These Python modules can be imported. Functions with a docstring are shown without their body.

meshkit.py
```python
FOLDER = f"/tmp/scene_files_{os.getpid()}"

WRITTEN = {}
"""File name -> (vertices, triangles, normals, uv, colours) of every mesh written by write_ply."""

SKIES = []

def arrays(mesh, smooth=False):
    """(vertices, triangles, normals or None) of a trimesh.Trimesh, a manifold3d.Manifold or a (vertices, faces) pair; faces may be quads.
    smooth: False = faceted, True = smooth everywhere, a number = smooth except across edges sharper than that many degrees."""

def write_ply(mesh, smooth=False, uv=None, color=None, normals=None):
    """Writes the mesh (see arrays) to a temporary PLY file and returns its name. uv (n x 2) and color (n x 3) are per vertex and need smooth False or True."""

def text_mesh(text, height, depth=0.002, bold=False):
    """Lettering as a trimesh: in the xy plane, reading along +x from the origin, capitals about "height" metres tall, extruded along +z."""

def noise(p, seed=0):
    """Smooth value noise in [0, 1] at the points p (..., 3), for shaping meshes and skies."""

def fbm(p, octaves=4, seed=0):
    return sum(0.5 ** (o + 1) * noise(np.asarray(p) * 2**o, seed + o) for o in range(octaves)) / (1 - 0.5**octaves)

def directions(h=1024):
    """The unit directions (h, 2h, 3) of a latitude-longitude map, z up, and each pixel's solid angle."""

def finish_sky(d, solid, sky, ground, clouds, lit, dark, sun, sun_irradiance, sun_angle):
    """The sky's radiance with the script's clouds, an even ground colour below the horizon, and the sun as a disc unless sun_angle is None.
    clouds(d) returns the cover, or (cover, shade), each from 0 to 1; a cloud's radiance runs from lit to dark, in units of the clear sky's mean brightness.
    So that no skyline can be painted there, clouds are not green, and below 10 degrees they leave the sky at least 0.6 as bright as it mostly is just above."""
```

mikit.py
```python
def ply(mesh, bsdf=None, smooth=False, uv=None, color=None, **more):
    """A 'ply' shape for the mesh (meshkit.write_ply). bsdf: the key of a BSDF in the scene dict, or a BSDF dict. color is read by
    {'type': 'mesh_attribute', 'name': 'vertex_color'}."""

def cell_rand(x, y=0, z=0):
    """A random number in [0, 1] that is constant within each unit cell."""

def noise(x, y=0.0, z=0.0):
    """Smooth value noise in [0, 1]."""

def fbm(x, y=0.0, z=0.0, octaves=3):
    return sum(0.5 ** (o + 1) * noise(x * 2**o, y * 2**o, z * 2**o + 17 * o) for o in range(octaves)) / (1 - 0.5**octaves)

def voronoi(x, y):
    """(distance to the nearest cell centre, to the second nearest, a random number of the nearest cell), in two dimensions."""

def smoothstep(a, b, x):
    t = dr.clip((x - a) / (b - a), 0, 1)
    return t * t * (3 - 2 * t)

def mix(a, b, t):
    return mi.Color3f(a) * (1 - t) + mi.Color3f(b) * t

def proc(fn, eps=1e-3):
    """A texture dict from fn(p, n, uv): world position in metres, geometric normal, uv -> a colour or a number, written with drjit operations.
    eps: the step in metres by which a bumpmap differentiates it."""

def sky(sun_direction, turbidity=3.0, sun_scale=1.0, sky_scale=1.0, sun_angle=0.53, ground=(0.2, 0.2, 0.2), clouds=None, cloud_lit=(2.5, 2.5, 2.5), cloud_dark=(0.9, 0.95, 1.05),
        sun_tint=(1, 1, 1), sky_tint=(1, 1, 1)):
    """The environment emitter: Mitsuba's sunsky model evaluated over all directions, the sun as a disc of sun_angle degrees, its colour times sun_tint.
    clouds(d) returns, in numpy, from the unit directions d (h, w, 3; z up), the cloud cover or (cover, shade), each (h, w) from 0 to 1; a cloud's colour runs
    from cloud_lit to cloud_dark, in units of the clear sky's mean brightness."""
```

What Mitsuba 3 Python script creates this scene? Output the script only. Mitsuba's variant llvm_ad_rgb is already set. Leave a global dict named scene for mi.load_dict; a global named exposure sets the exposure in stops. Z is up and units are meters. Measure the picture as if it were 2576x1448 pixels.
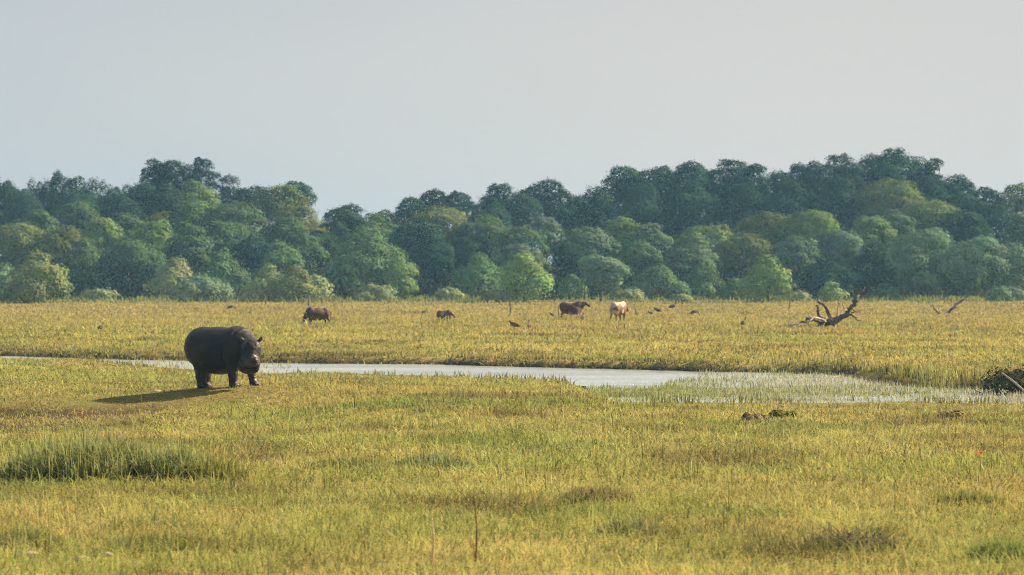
import math, random
import numpy as np, trimesh, drjit as dr, mitsuba as mi, mikit, meshkit
from mikit import noise, fbm, smoothstep, mix

T = mi.ScalarTransform4f
rng = np.random.default_rng(7)
scene, labels = {}, {}

# ---------------------------------------------------------------- camera, sky, exposure
CAM_H, FOC, CX, HOR = 2.4, 7305.0, 1288.0, 715.0
scene['camera'] = {'type': 'thinlens', 'aperture_radius': 0.015, 'focus_distance': 60.0, 'fov': 20.0, 'fov_axis': 'x', 'near_clip': 0.5, 'far_clip': 9000.0,
                   'to_world': T().look_at(origin=[0, 0, CAM_H], target=[0, 100, CAM_H - 100 * 9 / FOC], up=[0, 0, 1])}
SUN_AZ, SUN_EL = 64.0, 33.0            # degrees right of the view direction, above the horizon
_a, _e = math.radians(SUN_AZ), math.radians(SUN_EL)
SUN = [math.sin(_a) * math.cos(_e), math.cos(_a) * math.cos(_e), math.sin(_e)]


def veil(d):
    """thin high overcast: a milky layer, thickest and whitest around the sun, thinning to pale blue away from it"""
    n = meshkit.fbm(d * np.array([2.2, 2.2, 7.0]), 4, 3)
    c = d @ (np.array(SUN) / np.linalg.norm(SUN))
    t = np.clip((c + 0.75) / 1.35, 0, 1)
    cover = 0.12 + 0.83 * t * t * (3 - 2 * t) + 0.10 * (n - 0.5)
    u = np.clip((c - 0.1) / 0.5, 0, 1)
    shade = 1 - .78 * u * u * (3 - 2 * u) + 1.3 * (n - 0.5)
    return np.clip(cover, 0, 0.97), np.clip(shade, 0, 1)


scene['sky'] = mikit.sky(SUN, turbidity=4, sun_scale=2.9, sky_scale=1.0, sun_angle=2.5, ground=(0.14, 0.12, 0.05), clouds=veil,
                         cloud_lit=(2.10, 1.97, 1.80), cloud_dark=(1.47, 1.57, 1.67), sun_tint=(1.0, 0.97, 0.92))
exposure = 1.95

# ---------------------------------------------------------------- helpers


def sm(a, b, x):
    t = np.clip((np.asarray(x, float) - a) / (b - a), 0, 1)
    return t * t * (3 - 2 * t)


def fb(x, y, scale, seed=0, octaves=3):
    x, y = np.broadcast_arrays(np.asarray(x, float), np.asarray(y, float))
    return meshkit.fbm(np.stack([x / scale, y / scale, x * 0 + 0.37], -1), octaves, seed)


def col(xd, d):
    """world x of something seen in photo column xd that stands d metres away"""
    return (xd - CX) / FOC * d


def numbered(name):
    key, k = name, 0
    while key in labels or key in scene or any(s.startswith(key + '__') for s in scene):
        k += 1
        key = f'{name}_{k:03d}'
    return key


def thing(name, label=None, category=None, group=None, kind=None):
    key = numbered(name)
    labels[key] = {k: v for k, v in dict(label=label, category=category, group=group, kind=kind).items() if v}
    return key


def part(root, name, mesh, bsdf, **kw):
    key = numbered(f'{root}__{name}')
    scene[key] = mikit.ply(mesh, bsdf, **kw)
    return key


def matte(c, rough=None, spec=0.2):
    if rough is None:
        return {'type': 'twosided', 'bsdf': {'type': 'diffuse', 'reflectance': c}}
    return {'type': 'twosided', 'bsdf': {'type': 'principled', 'base_color': c, 'roughness': rough, 'specular': spec}}


def rgb(*c):
    return {'type': 'rgb', 'value': list(c)}


VC = {'type': 'mesh_attribute', 'name': 'vertex_color'}

# ---------------------------------------------------------------- materials
scene['mat_grass'] = {'type': 'principledthin', 'base_color': VC, 'roughness': 0.6, 'diff_trans': 0.75, 'specular' if False else 'eta': 1.3}
scene['mat_leaf'] = {'type': 'principledthin', 'base_color': VC, 'roughness': 0.6, 'diff_trans': 0.22, 'eta': 1.05}
scene['mat_painted'] = matte(VC, 0.65)


def bark_fn(p, n, uv):
    s = fbm(p.x * 3.0, p.y * 3.0, p.z * 0.9, 3)
    return mix((0.075, 0.06, 0.048), (0.20, 0.175, 0.15), smoothstep(0.3, 0.75, s))


scene['mat_bark'] = matte(mikit.proc(bark_fn), 0.9)


def dead_fn(p, n, uv):
    s = fbm(p.x * 2.2, p.y * 2.2, p.z * 1.4, 3)
    return mix((0.085, 0.062, 0.055), (0.30, 0.24, 0.20), smoothstep(0.38, 0.78, s))


scene['mat_deadwood'] = matte(mikit.proc(dead_fn), 0.85)
scene['mat_palewood'] = matte(mikit.proc(lambda p, n, uv: mix((0.22, 0.185, 0.15), (0.46, 0.40, 0.34), fbm(p.x * 6, p.y * 6, p.z * 2, 3))), 0.85)


scene['mat_hide'] = {'type': 'bumpmap', 'nested_texture': mikit.proc(lambda p, n, uv: fbm(p.x * 9, p.y * 9, p.z * 9, 4)), 'scale': 0.03,
                     'bsdf': matte(VC, 0.5, 0.34)}
scene['mat_eye'] = matte(rgb(0.01, 0.008, 0.006), 0.15, 0.5)
scene['mat_horn'] = matte(rgb(0.32, 0.27, 0.2), 0.5)
scene['mat_feather'] = matte(VC, 0.8)
scene['mat_stone'] = matte(mikit.proc(lambda p, n, uv: mix((0.20, 0.165, 0.13), (0.40, 0.35, 0.29), fbm(p.x * 14, p.y * 14, p.z * 14, 3))), 0.9)

# ---------------------------------------------------------------- the lie of the land
WATER_Z = -0.50
_fx = np.array([-60, -19.5, -16.3, -9.1, -4.1, 0.2, 5.3, 8.9, 10.7, 11.3, 13.6, 20, 60])
_fy = np.array([132, 116, 112, 106, 104.5, 101.5, 96.5, 94, 92, 81.5, 79, 77, 70])
_nx = np.array([-60, -19.5, -16, -12.4, -8.0, -3.6, -0.2, 1.5, 2.3, 6.5, 12.5, 20, 60])
_ny = np.array([122, 110, 107.5, 98.5, 92.5, 88.5, 85.0, 82.5, 70.5, 69.5, 69.8, 67, 60])


def banks(x, y):
    w = 6.5 * (fb(x, x * 0, 2.6, 5) - 0.5) + 1.2 * (fb(x, y, 1.0, 7) - 0.5)
    return np.interp(x, _nx, _ny) + 1.6 - 2.0 * sm(1.2, 2.4, x) + w * (1 - .6 * sm(1.2, 2.4, x)), np.interp(x, _fx, _fy) + 3.0 * (fb(x, x * 0, 2.2, 6) - 0.5) + 1.0 * (fb(x, y, .8, 8) - 0.5)


_hx = np.array([-260, -110, -64, -42, -24, -9, 10, 34, 52, 66, 110, 260])
_hh = np.array([6.0, 6.0, 5.2, 6.2, 4.2, 3.2, 4.6, 7.6, 8.0, 6.0, 6.0, 6.0])


def ground(x, y):
    x, y = np.asarray(x, float), np.asarray(y, float)
    z = 0.16 * (fb(x, y, 7.0, 1) - 0.5) + 0.05 * (fb(x, y, 1.3, 2, 2) - 0.5)
    z = z * sm(8, 20, y)
    z = z - 0.26 * sm(-5.9, -9.8, x) * np.exp(-((y - 66) / 20) ** 2) - 0.36 * sm(67.6, 63.4, y) * sm(40, 58, y) * sm(-2, -5.6, x)
    z = z + 0.07 * np.exp(-((x + 4.5) / 4) ** 2 - ((y - 68) / 9) ** 2)
    n, f = banks(x, y)
    z = z - 0.40 * np.clip((y - n + 27) / 26, 0, 1) * (1 - sm(-.5, .9, y - f))
    z = z - 0.26 * sm(16, 0, y - f) * sm(-1.5, .5, y - f)
    inside_near = sm(-2.0, 0.8, y - n)
    inside_far = 1 - sm(-0.5, 0.9, y - f)
    bed = -0.78 + 0.10 * (fb(x, y, 1.1, 9) - 0.5)
    # silted marsh on the right, almost at water level
    m = sm(1.6, 3.0, x) * sm(70.8, 72.5, y) * (1 - sm(81, 84, y - 8.5 * sm(4, 7.5, x)))
    bed = bed + m * (0.24 + 0.16 * (fb(x, y, 2.0, 10) - 0.5))
    z = z + (bed - z) * inside_near * inside_far
    z = z + 0.62 * sm(190, 300, y) + np.interp(x, _hx, _hh) * sm(312, 372, y) + 0.5 * (fb(x, y, 40, 3) - 0.5) * sm(320, 360, y)
    return z


def gz(x, y):
    return float(ground(np.array([x]), np.array([y]))[0])


def base_d(yd, h=0.0):
    """distance of flat ground seen at photo row yd"""
    return (CAM_H - h) * FOC / (yd - HOR)


xs = np.concatenate([-np.geomspace(1500, 45, 30), np.arange(-44, 44.1, 0.55), np.geomspace(45, 1500, 30)])
ys = np.concatenate([-np.geomspace(1500, 10, 14), np.arange(-5, 15, 2.5), np.arange(15, 62, 0.8), np.arange(62, 124, 0.32), np.geomspace(124, 400, 70), np.geomspace(410, 2400, 20)])
gx, gy = np.meshgrid(xs, ys)
gv = np.stack([gx, gy, ground(gx, gy)], -1).reshape(-1, 3)
nx = len(xs)
i = (np.arange(len(ys) - 1)[:, None] * nx + np.arange(nx - 1)[None]).ravel()
gf = np.vstack([np.stack([i, i + 1, i + nx + 1], 1), np.stack([i, i + nx + 1, i + nx], 1)])


def meadow_fn(p, n, uv):
    a = fbm(p.x * 0.12, p.y * 0.07, 0.0, 3)
    b = fbm(p.x * 0.9, p.y * 0.5, 0.0, 3)
    c = mix((0.15, 0.13, 0.048), (0.24, 0.205, 0.078), smoothstep(0.3, 0.7, a))
    c = mix(c, (0.125, 0.14, 0.045), smoothstep(0.52, 0.75, b) * 0.7)
    c = c * (0.75 + 0.5 * fbm(p.x * 6, p.y * 6, 3.0, 3))
    mud = smoothstep(-0.30, -0.48, p.z + 0.1 * (b - 0.5)) * smoothstep(130, 120, p.y)
    c = mix(c, mix((0.040, 0.032, 0.022), (0.085, 0.068, 0.046), b), mud)
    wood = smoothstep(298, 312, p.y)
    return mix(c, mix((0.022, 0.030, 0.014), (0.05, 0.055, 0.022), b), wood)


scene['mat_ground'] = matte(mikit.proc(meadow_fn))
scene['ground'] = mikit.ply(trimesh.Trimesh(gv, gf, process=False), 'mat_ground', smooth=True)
labels['ground'] = {'label': 'flat golden floodplain meadow reaching back to the wooded rise', 'category': 'ground', 'kind': 'structure'}

# water: one level sheet lying in the channel
wx, wy = np.meshgrid(np.linspace(-62, 62, 90), np.linspace(57, 136, 60))
wm = trimesh.Trimesh(np.stack([wx, wy, wx * 0 + WATER_Z], -1).reshape(-1, 3),
                     np.vstack([np.stack([k, k + 1, k + 91], 1) for k in [(np.arange(59)[:, None] * 90 + np.arange(89)[None]).ravel()]] +
                               [np.stack([k, k + 91, k + 90], 1) for k in [(np.arange(59)[:, None] * 90 + np.arange(89)[None]).ravel()]]), process=False)
nn, ff = banks(wm.vertices[:, 0], wm.vertices[:, 1])
keep = ((wm.vertices[:, 1] > nn - 4.5) & (wm.vertices[:, 1] < ff + 2.5))[wm.faces].all(1)
wm = trimesh.Trimesh(wm.vertices, wm.faces[keep], process=False)


def ripple(p, n, uv):
    return fbm(p.x * 2.0, p.y * 3.5, 0.0, 3) * 0.03


scene['mat_water'] = {'type': 'bumpmap', 'nested_texture': mikit.proc(ripple, eps=0.02), 'scale': 1.0,
                      'bsdf': {'type': 'roughplastic', 'diffuse_reflectance': mikit.proc(lambda p, n, uv: mix((0.25, 0.29, 0.30), (0.34, 0.41, 0.45), smoothstep(0.30, 0.70, fbm(p.x * 0.16 + p.y * 0.11, p.y * 0.42 - p.x * 0.05, 0.0, 4)))), 'int_ior': 1.33, 'alpha': 0.06, 'nonlinear': False}}
scene['water'] = mikit.ply(wm, 'mat_water', smooth=True)
labels['water'] = {'label': 'pale shallow water channel winding across the meadow behind the hippopotamus', 'category': 'water', 'kind': 'structure'}

# ---------------------------------------------------------------- blades of grass


def blades(x, y, h, w, color, lean=0.35, tip=None, z=None, bend=0.5):
    """(mesh, colours): each blade two stacked pieces of 3 triangles, standing on the ground"""
    n = len(x)
    if z is None:
        z = ground(x, y) - 0.02
    a = rng.uniform(0, 2 * np.pi, n)
    b = rng.uniform(0, 2 * np.pi, n)
    l = np.abs(rng.normal(0, lean, n)) * h
    sx, sy = np.cos(a) * w / 2, np.sin(a) * w / 2
    mx, my = x + np.cos(b) * l * 0.35, y + np.sin(b) * l * 0.35
    ex, ey = x + np.cos(b) * l, y + np.sin(b) * l
    zm, zt = z + h * 0.55, z + h * (1 - 0.25 * np.minimum(l / h, 1.2))
    v = np.stack([np.stack([x - sx, y - sy, z], 1), np.stack([x + sx, y + sy, z], 1), np.stack([mx - sx * .8, my - sy * .8, zm], 1),
                  np.stack([mx + sx * .8, my + sy * .8, zm], 1), np.stack([ex, ey, zt], 1)], 1).reshape(-1, 3)
    k = np.arange(n)[:, None] * 5
    f = np.stack([k + [0, 1, 3], k + [0, 3, 2], k + [2, 3, 4]], 1).reshape(-1, 3)
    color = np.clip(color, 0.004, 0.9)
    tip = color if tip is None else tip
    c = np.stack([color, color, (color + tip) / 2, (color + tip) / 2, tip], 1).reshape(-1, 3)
    return (v, f), c


GOLD, OCHRE, YGREEN, GREEN, BROWN = np.array([.365, .362, .130]), np.array([.350, .313, .118]), np.array([.268, .308, .092]), np.array([.15, .205, .064]), np.array([.145, .125, .06])


def meadow_color(x, y, far=0.0):
    a, b, c = fb(x, y / 1.6, 9, 21), fb(x, y / 1.5, 3.2, 22), fb(x, y, 1.2, 23, 2)
    t = sm(.40, .70, a)[:, None]
    k = GOLD * (1 - t) + OCHRE * t
    t = (sm(.42, .60, b) * 0.8)[:, None]
    k = k * (1 - t) + YGREEN * t
    t = (sm(.52, .70, .5 * c + .5 * fb(x, y / 1.3, 4.0, 27)) * 0.75)[:, None]
    k = k * (1 - t) + GREEN * t
    t = (sm(.50, .68, fb(x, y, 2.6, 24)) * 0.75)[:, None]
    k = k * (1 - t) + BROWN * t
    n = len(x)
    k = k * (0.45 + 1.1 * fb(x, y / 1.4, 0.45, 25, 2))[:, None]
    return k * rng.uniform(0.65, 1.30, (n, 1)) * (1 + rng.normal(0, .06, (n, 3)))


def scatter(y0, y1, density, half=0.185):
    """points of the meadow between two distances, a margin wider than the frame"""
    n = int(density * half * (y1 ** 2 - y0 ** 2))
    y = np.sqrt(rng.uniform(y0 ** 2, y1 ** 2, n))
    return rng.uniform(-1, 1, n) * half * y, y


def add_stuff(name, vf, c, label, category, bsdf='mat_grass'):
    scene[name] = mikit.ply(trimesh.Trimesh(vf[0], vf[1], process=False), bsdf, color=c)
    labels[name] = {'label': label, 'category': category, 'kind': 'stuff'}


def join(parts):
    vs, fs, cs, at = [], [], [], 0
    for (v, f), c in parts:
        vs.append(v); fs.append(f + at); cs.append(c); at += len(v)
    return (np.vstack(vs), np.vstack(fs)), np.vstack(cs)


HX, HY = col(544, 67.4), 67.4
near = []
for y0, y1, dens, hh, ww in ((18, 34, 500, .12, .011), (34, 50, 300, .12, .016), (50, 72, 170, .11, .022), (72, 112, 80, .11, .03)):
    x, y = scatter(y0, y1, dens)
    n_, f_ = banks(x, y)
    k = y < n_ - 0.3 + 0.7 * rng.random(len(x))
    x, y = x[k], y[k]
    h = hh * np.exp(rng.normal(0, .35, len(x))) * (0.30 + 1.4 * fb(x, y, 2.4, 31))
    h = h * (0.38 + .62 * sm(1.0, 9.0, n_[k] - y)) * (1 - .6 * np.exp(-((x - HX + 1.2) / 3.2) ** 2 - ((y - HY + 1.2) / 3.5) ** 2))
    k = rng.random(len(x)) < 0.35 + 1.1 * fb(x, y, 0.8, 32, 2)
    x, y, h = x[k], y[k], h[k]
    base = meadow_color(x, y)
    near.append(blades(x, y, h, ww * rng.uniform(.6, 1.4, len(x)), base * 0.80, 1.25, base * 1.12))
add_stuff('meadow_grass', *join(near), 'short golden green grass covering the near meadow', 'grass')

n = 2600
x, y = scatter(20, 66, 1.0)
n_, f_ = banks(x, y)
k = (y < n_ - 3) & (rng.random(len(x)) < sm(.42, .66, fb(x, y, 4.5, 35)))
x, y = x[k], y[k]
c = np.where(rng.random((len(x), 1)) < .6, np.array([.36, .30, .14]), np.array([.15, .12, .05])) * rng.uniform(.7, 1.2, (len(x), 1))
add_stuff('grass_stems', *blades(x, y, rng.uniform(.18, .36, len(x)), rng.uniform(.007, .012, len(x)) * (.6 + y / 50), c, .3, c * 1.1), 'scattered taller straw stems standing in the near meadow', 'grass stems')

far = []
for y0, y1, dens, hh, ww in ((76, 130, 30, .14, .045), (130, 140, 18, .17, .06), (140, 206, 17, .20, .06), (206, 318, 8, .17, .11)):
    x, y = scatter(y0, y1, dens)
    n_, f_ = banks(x, y)
    k = y > f_ + 0.2
    x, y = x[k], y[k]
    h = hh * np.exp(rng.normal(0, .3, len(x))) * (0.6 + 0.8 * fb(x, y, 5, 33))
    base = meadow_color(x, y) * np.array([1.06, 1.0, .95])
    t = sm(130, 230, y)[:, None] * 0.5
    base = base * (1 - t) + t * np.array([.36, .285, .11]) * rng.uniform(.8, 1.15, (len(x), 1))
    for cx_, cy_ in ((col(799, 163), 161.5), (col(1118, 172), 170.8), (col(1438, 188), 186.5)):
        h = h * (1 + 1.7 * np.exp(-((x - cx_) / 1.8) ** 2 - ((y - cy_) / 2.2) ** 2))
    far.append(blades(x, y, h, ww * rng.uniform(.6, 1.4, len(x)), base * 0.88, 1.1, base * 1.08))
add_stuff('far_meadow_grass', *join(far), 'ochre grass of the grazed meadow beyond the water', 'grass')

# sedge fringe on the far bank
n = 26000
x = rng.uniform(-24, 22, n)
y = np.interp(x, _fx, _fy) + np.abs(rng.normal(0, 4.5, n)) - 0.7
k = rng.random(n) < 0.25 + 1.1 * fb(x, y, 2.2, 41)
x, y = x[k], y[k]
n_, f_ = banks(x, y)
h = rng.uniform(.12, .40, len(x)) * (0.4 + fb(x, y, 2.2, 42)) * (0.65 + 0.6 * sm(7, 12, x)) * (1 - .45 * sm(1, 9, y - f_))
c = meadow_color(x, y) * 0.92
t = (sm(.4, .62, fb(x, y, 3, 43)) * .6)[:, None]
c = c * (1 - t) + t * np.array([.19, .20, .06])
t = (sm(2.2, .2, y - f_) * .8 * sm(.35, .6, fb(x, y * 0, 1.6, 44)))[:, None]
c = c * (1 - t) + t * np.array([.085, .075, .04])
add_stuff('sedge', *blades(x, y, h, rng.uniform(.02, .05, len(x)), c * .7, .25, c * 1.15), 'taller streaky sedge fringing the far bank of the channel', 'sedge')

# pale reeds standing in the silted right end of the channel
n = 46000
x = rng.uniform(1.0, 22, n)
y = rng.uniform(69.5, 97, n)
n_, f_ = banks(x, y)
m = sm(1.4, 2.6, x) * sm(70.6, 71.8, y) * (1 - sm(79.5, 82.5, y - 12 * sm(3.6, 6.5, x)))
k = (y < f_ + .3) & (y > n_) & (rng.random(n) < m * (0.12 + 1.0 * sm(.38, .60, fb(x / 2, y, 1.2, 51))))
x, y = x[k], y[k]
h = rng.uniform(.0, .12, len(x)) + .03 + .10 * sm(.5, .7, fb(x, y, 1.2, 55))
t = (sm(3.0, 7.0, x + 1.5 * (fb(x, y, 2, 52) - .5)) * (.25 + .75 * sm(.40, .58, fb(x / 3, y, 1.1, 57))))[:, None]
c = (np.array([.20, .23, .07]) * (1 - t) + t * np.array([.36, .37, .27])) * rng.uniform(.6, 1.25, (len(x), 1))
add_stuff('reeds', *blades(x, y, h + 0.22, rng.uniform(.02, .05, len(x)), c * .8, .3, c * 1.1, z=x * 0 + WATER_Z - .2), 'pale grey green reeds standing in the shallow right end of the channel', 'reeds')
n = 16000
x = rng.uniform(-20, 22, n)
n_, f_ = banks(x, x * 0 + 85)
y = n_ + rng.normal(0, 1.5, n)
k = rng.random(n) < sm(.42, .62, fb(x, y * 0, 1.3, 56))
x, y = x[k], y[k]
c = meadow_color(x, y) * .75
add_stuff('bank_grass', *blades(x, y, rng.uniform(.06, .28, len(x)), rng.uniform(.02, .04, len(x)), c * .7, .4, c * 1.1), 'ragged grass along the near edge of the water', 'grass')
n = 40000
x = rng.uniform(.6, 13, n)
y = rng.uniform(70.5, 84, n)
n_, f_ = banks(x, y)
m = sm(.8, 2.2, x) * sm(73.8, 75.2, y + 1.4 * (fb(x, y, 1.5, 58) - .5)) * (1 - sm(79, 81.5, y + 3 * (fb(x, y, 2, 59) - .5))) * (1 - .75 * sm(7, 12.5, x + 4 * (fb(x, y / 2, 2, 60) - .5)))
k = rng.random(n) < m
x, y = x[k], y[k]
c = (np.array([.21, .235, .07]) + np.array([.10, .04, .02]) * sm(.4, .7, fb(x, y, 2, 66))[:, None]) * rng.uniform(.6, 1.25, (len(x), 1))
add_stuff('marsh_turf', *blades(x, y, rng.uniform(.14, .27, len(x)), rng.uniform(.025, .05, len(x)), c * .8, .7, c * 1.1, z=x * 0 + WATER_Z - .14), 'low green marsh turf dividing the water right of centre', 'marsh turf')
# thin reeds among the grass at the left end of the channel
n = 9000
x = rng.uniform(-22, -7.6, n); y = rng.uniform(88, 112, n)
n_, f_ = banks(x, y)
k = (y < f_) & (y > n_ - 1.5) & (rng.random(n) < .25 + .9 * sm(.42, .62, fb(x, y / 1.4, 2.0, 53)))
x, y = x[k], y[k]
c = (np.array([.30, .28, .075]) + .1 * fb(x, y, 2, 54)[:, None]) * rng.uniform(.6, 1.25, (len(x), 1))
add_stuff('marsh_grass', *blades(x, y, rng.uniform(.25, .42, len(x)), rng.uniform(.02, .045, len(x)), c * .8, .3, c * 1.1, z=x * 0 + WATER_Z - .2), 'olive marsh grass breaking the water left of the hippopotamus', 'marsh grass')

# ---------------------------------------------------------------- surfaces from distance fields


def capsule(p, a, b, ra, rb):
    a, b = np.array(a, float), np.array(b, float)
    ab = b - a
    t = np.clip(((p - a) @ ab) / (ab @ ab), 0, 1)
    return np.linalg.norm(p - a - t[..., None] * ab, axis=-1) - (ra + (rb - ra) * t)


def ellipsoid(p, c, r, axes=None):
    q = p - np.array(c, float)
    if axes is not None:
        q = q @ np.array(axes, float).T
    r = np.array(r, float)
    k0 = np.linalg.norm(q / r, axis=-1)
    k1 = np.linalg.norm(q / r ** 2, axis=-1)
    return k0 * (k0 - 1) / np.maximum(k1, 1e-9)


def smin(a, b, k):
    h = np.clip(0.5 + 0.5 * (b - a) / k, 0, 1)
    return b + (a - b) * h - k * h * (1 - h)


def surface(fn, lo, hi, step):
    """naive surface nets of fn(p) = 0"""
    ax = [np.arange(l, h + step, step) for l, h in zip(lo, hi)]
    g = np.stack(np.meshgrid(*ax, indexing='ij'), -1)
    d = fn(g.reshape(-1, 3)).reshape(g.shape[:3])
    s = d < 0
    cs = [(i, j, k) for i in (0, 1) for j in (0, 1) for k in (0, 1)]
    N = [n - 1 for n in d.shape]
    sub = lambda a, c: a[c[0]:c[0] + N[0], c[1]:c[1] + N[1], c[2]:c[2] + N[2]]
    cnt = sum(sub(s, c).astype(int) for c in cs)
    act = (cnt > 0) & (cnt < 8)
    idx = -np.ones(act.shape, int)
    idx[act] = np.arange(act.sum())
    acc, wt = np.zeros((act.sum(), 3)), np.zeros(act.sum())
    for a in cs:
        for b in cs:
            if a < b and sum(abs(np.subtract(a, b))) == 1:
                da, db = sub(d, a)[act], sub(d, b)[act]
                m = (da < 0) != (db < 0)
                t = np.where(m, da / np.where(m, da - db, 1), 0)
                acc += m[:, None] * (np.array(a) + t[:, None] * (np.array(b) - np.array(a)))
                wt += m
    base = np.argwhere(act)
    v = np.array(lo) + (base + acc / wt[:, None]) * step
    faces = []
    for axis in range(3):
        u, w = (axis + 1) % 3, (axis + 2) % 3
        sh = [slice(None)] * 3; sh2 = [slice(None)] * 3
        sh[axis], sh2[axis] = slice(0, -1), slice(1, None)
        e = np.argwhere(s[tuple(sh)] != s[tuple(sh2)])
        e = e[(e[:, u] > 0) & (e[:, w] > 0) & (e[:, u] < N[u]) & (e[:, w] < N[w])]
        flip = s[tuple(e.T)]
        o = np.eye(3, dtype=int)
        q = [idx[tuple((e - du * o[u] - dw * o[w]).T)] for du, dw in ((0, 0), (1, 0), (1, 1), (0, 1))]
        q = np.stack(q, 1)
        q = np.where(flip[:, None], q, q[:, ::-1])
        faces.append(q)
    f = np.vstack(faces)
    f = np.vstack([f[:, [0, 1, 2]], f[:, [0, 2, 3]]])
    m = trimesh.Trimesh(v, f, process=False)
    trimesh.smoothing.filter_taubin(m, iterations=4)
    if m.volume < 0:
        m.invert()
    return m


# ---------------------------------------------------------------- the hippopotamus
hz0 = gz(HX + .5, HY - .3)
th = math.radians(35)
F, R = np.array([math.cos(th), -math.sin(th)]), np.array([-math.sin(th), -math.cos(th)])


def HP(a, r, z):
    q = a * F + r * R
    return np.array([q[0], q[1], z])


def foot(a, r):
    q = a * F + r * R
    return gz(HX + q[0], HY + q[1]) - hz0 - 0.01


HAXES = [[F[0], F[1], 0], [R[0], R[1], 0], [0, 0, 1]]
skull, muzzle = np.array([.88, -.86, .885]), np.array([.86, -1.10, .525])


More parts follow.
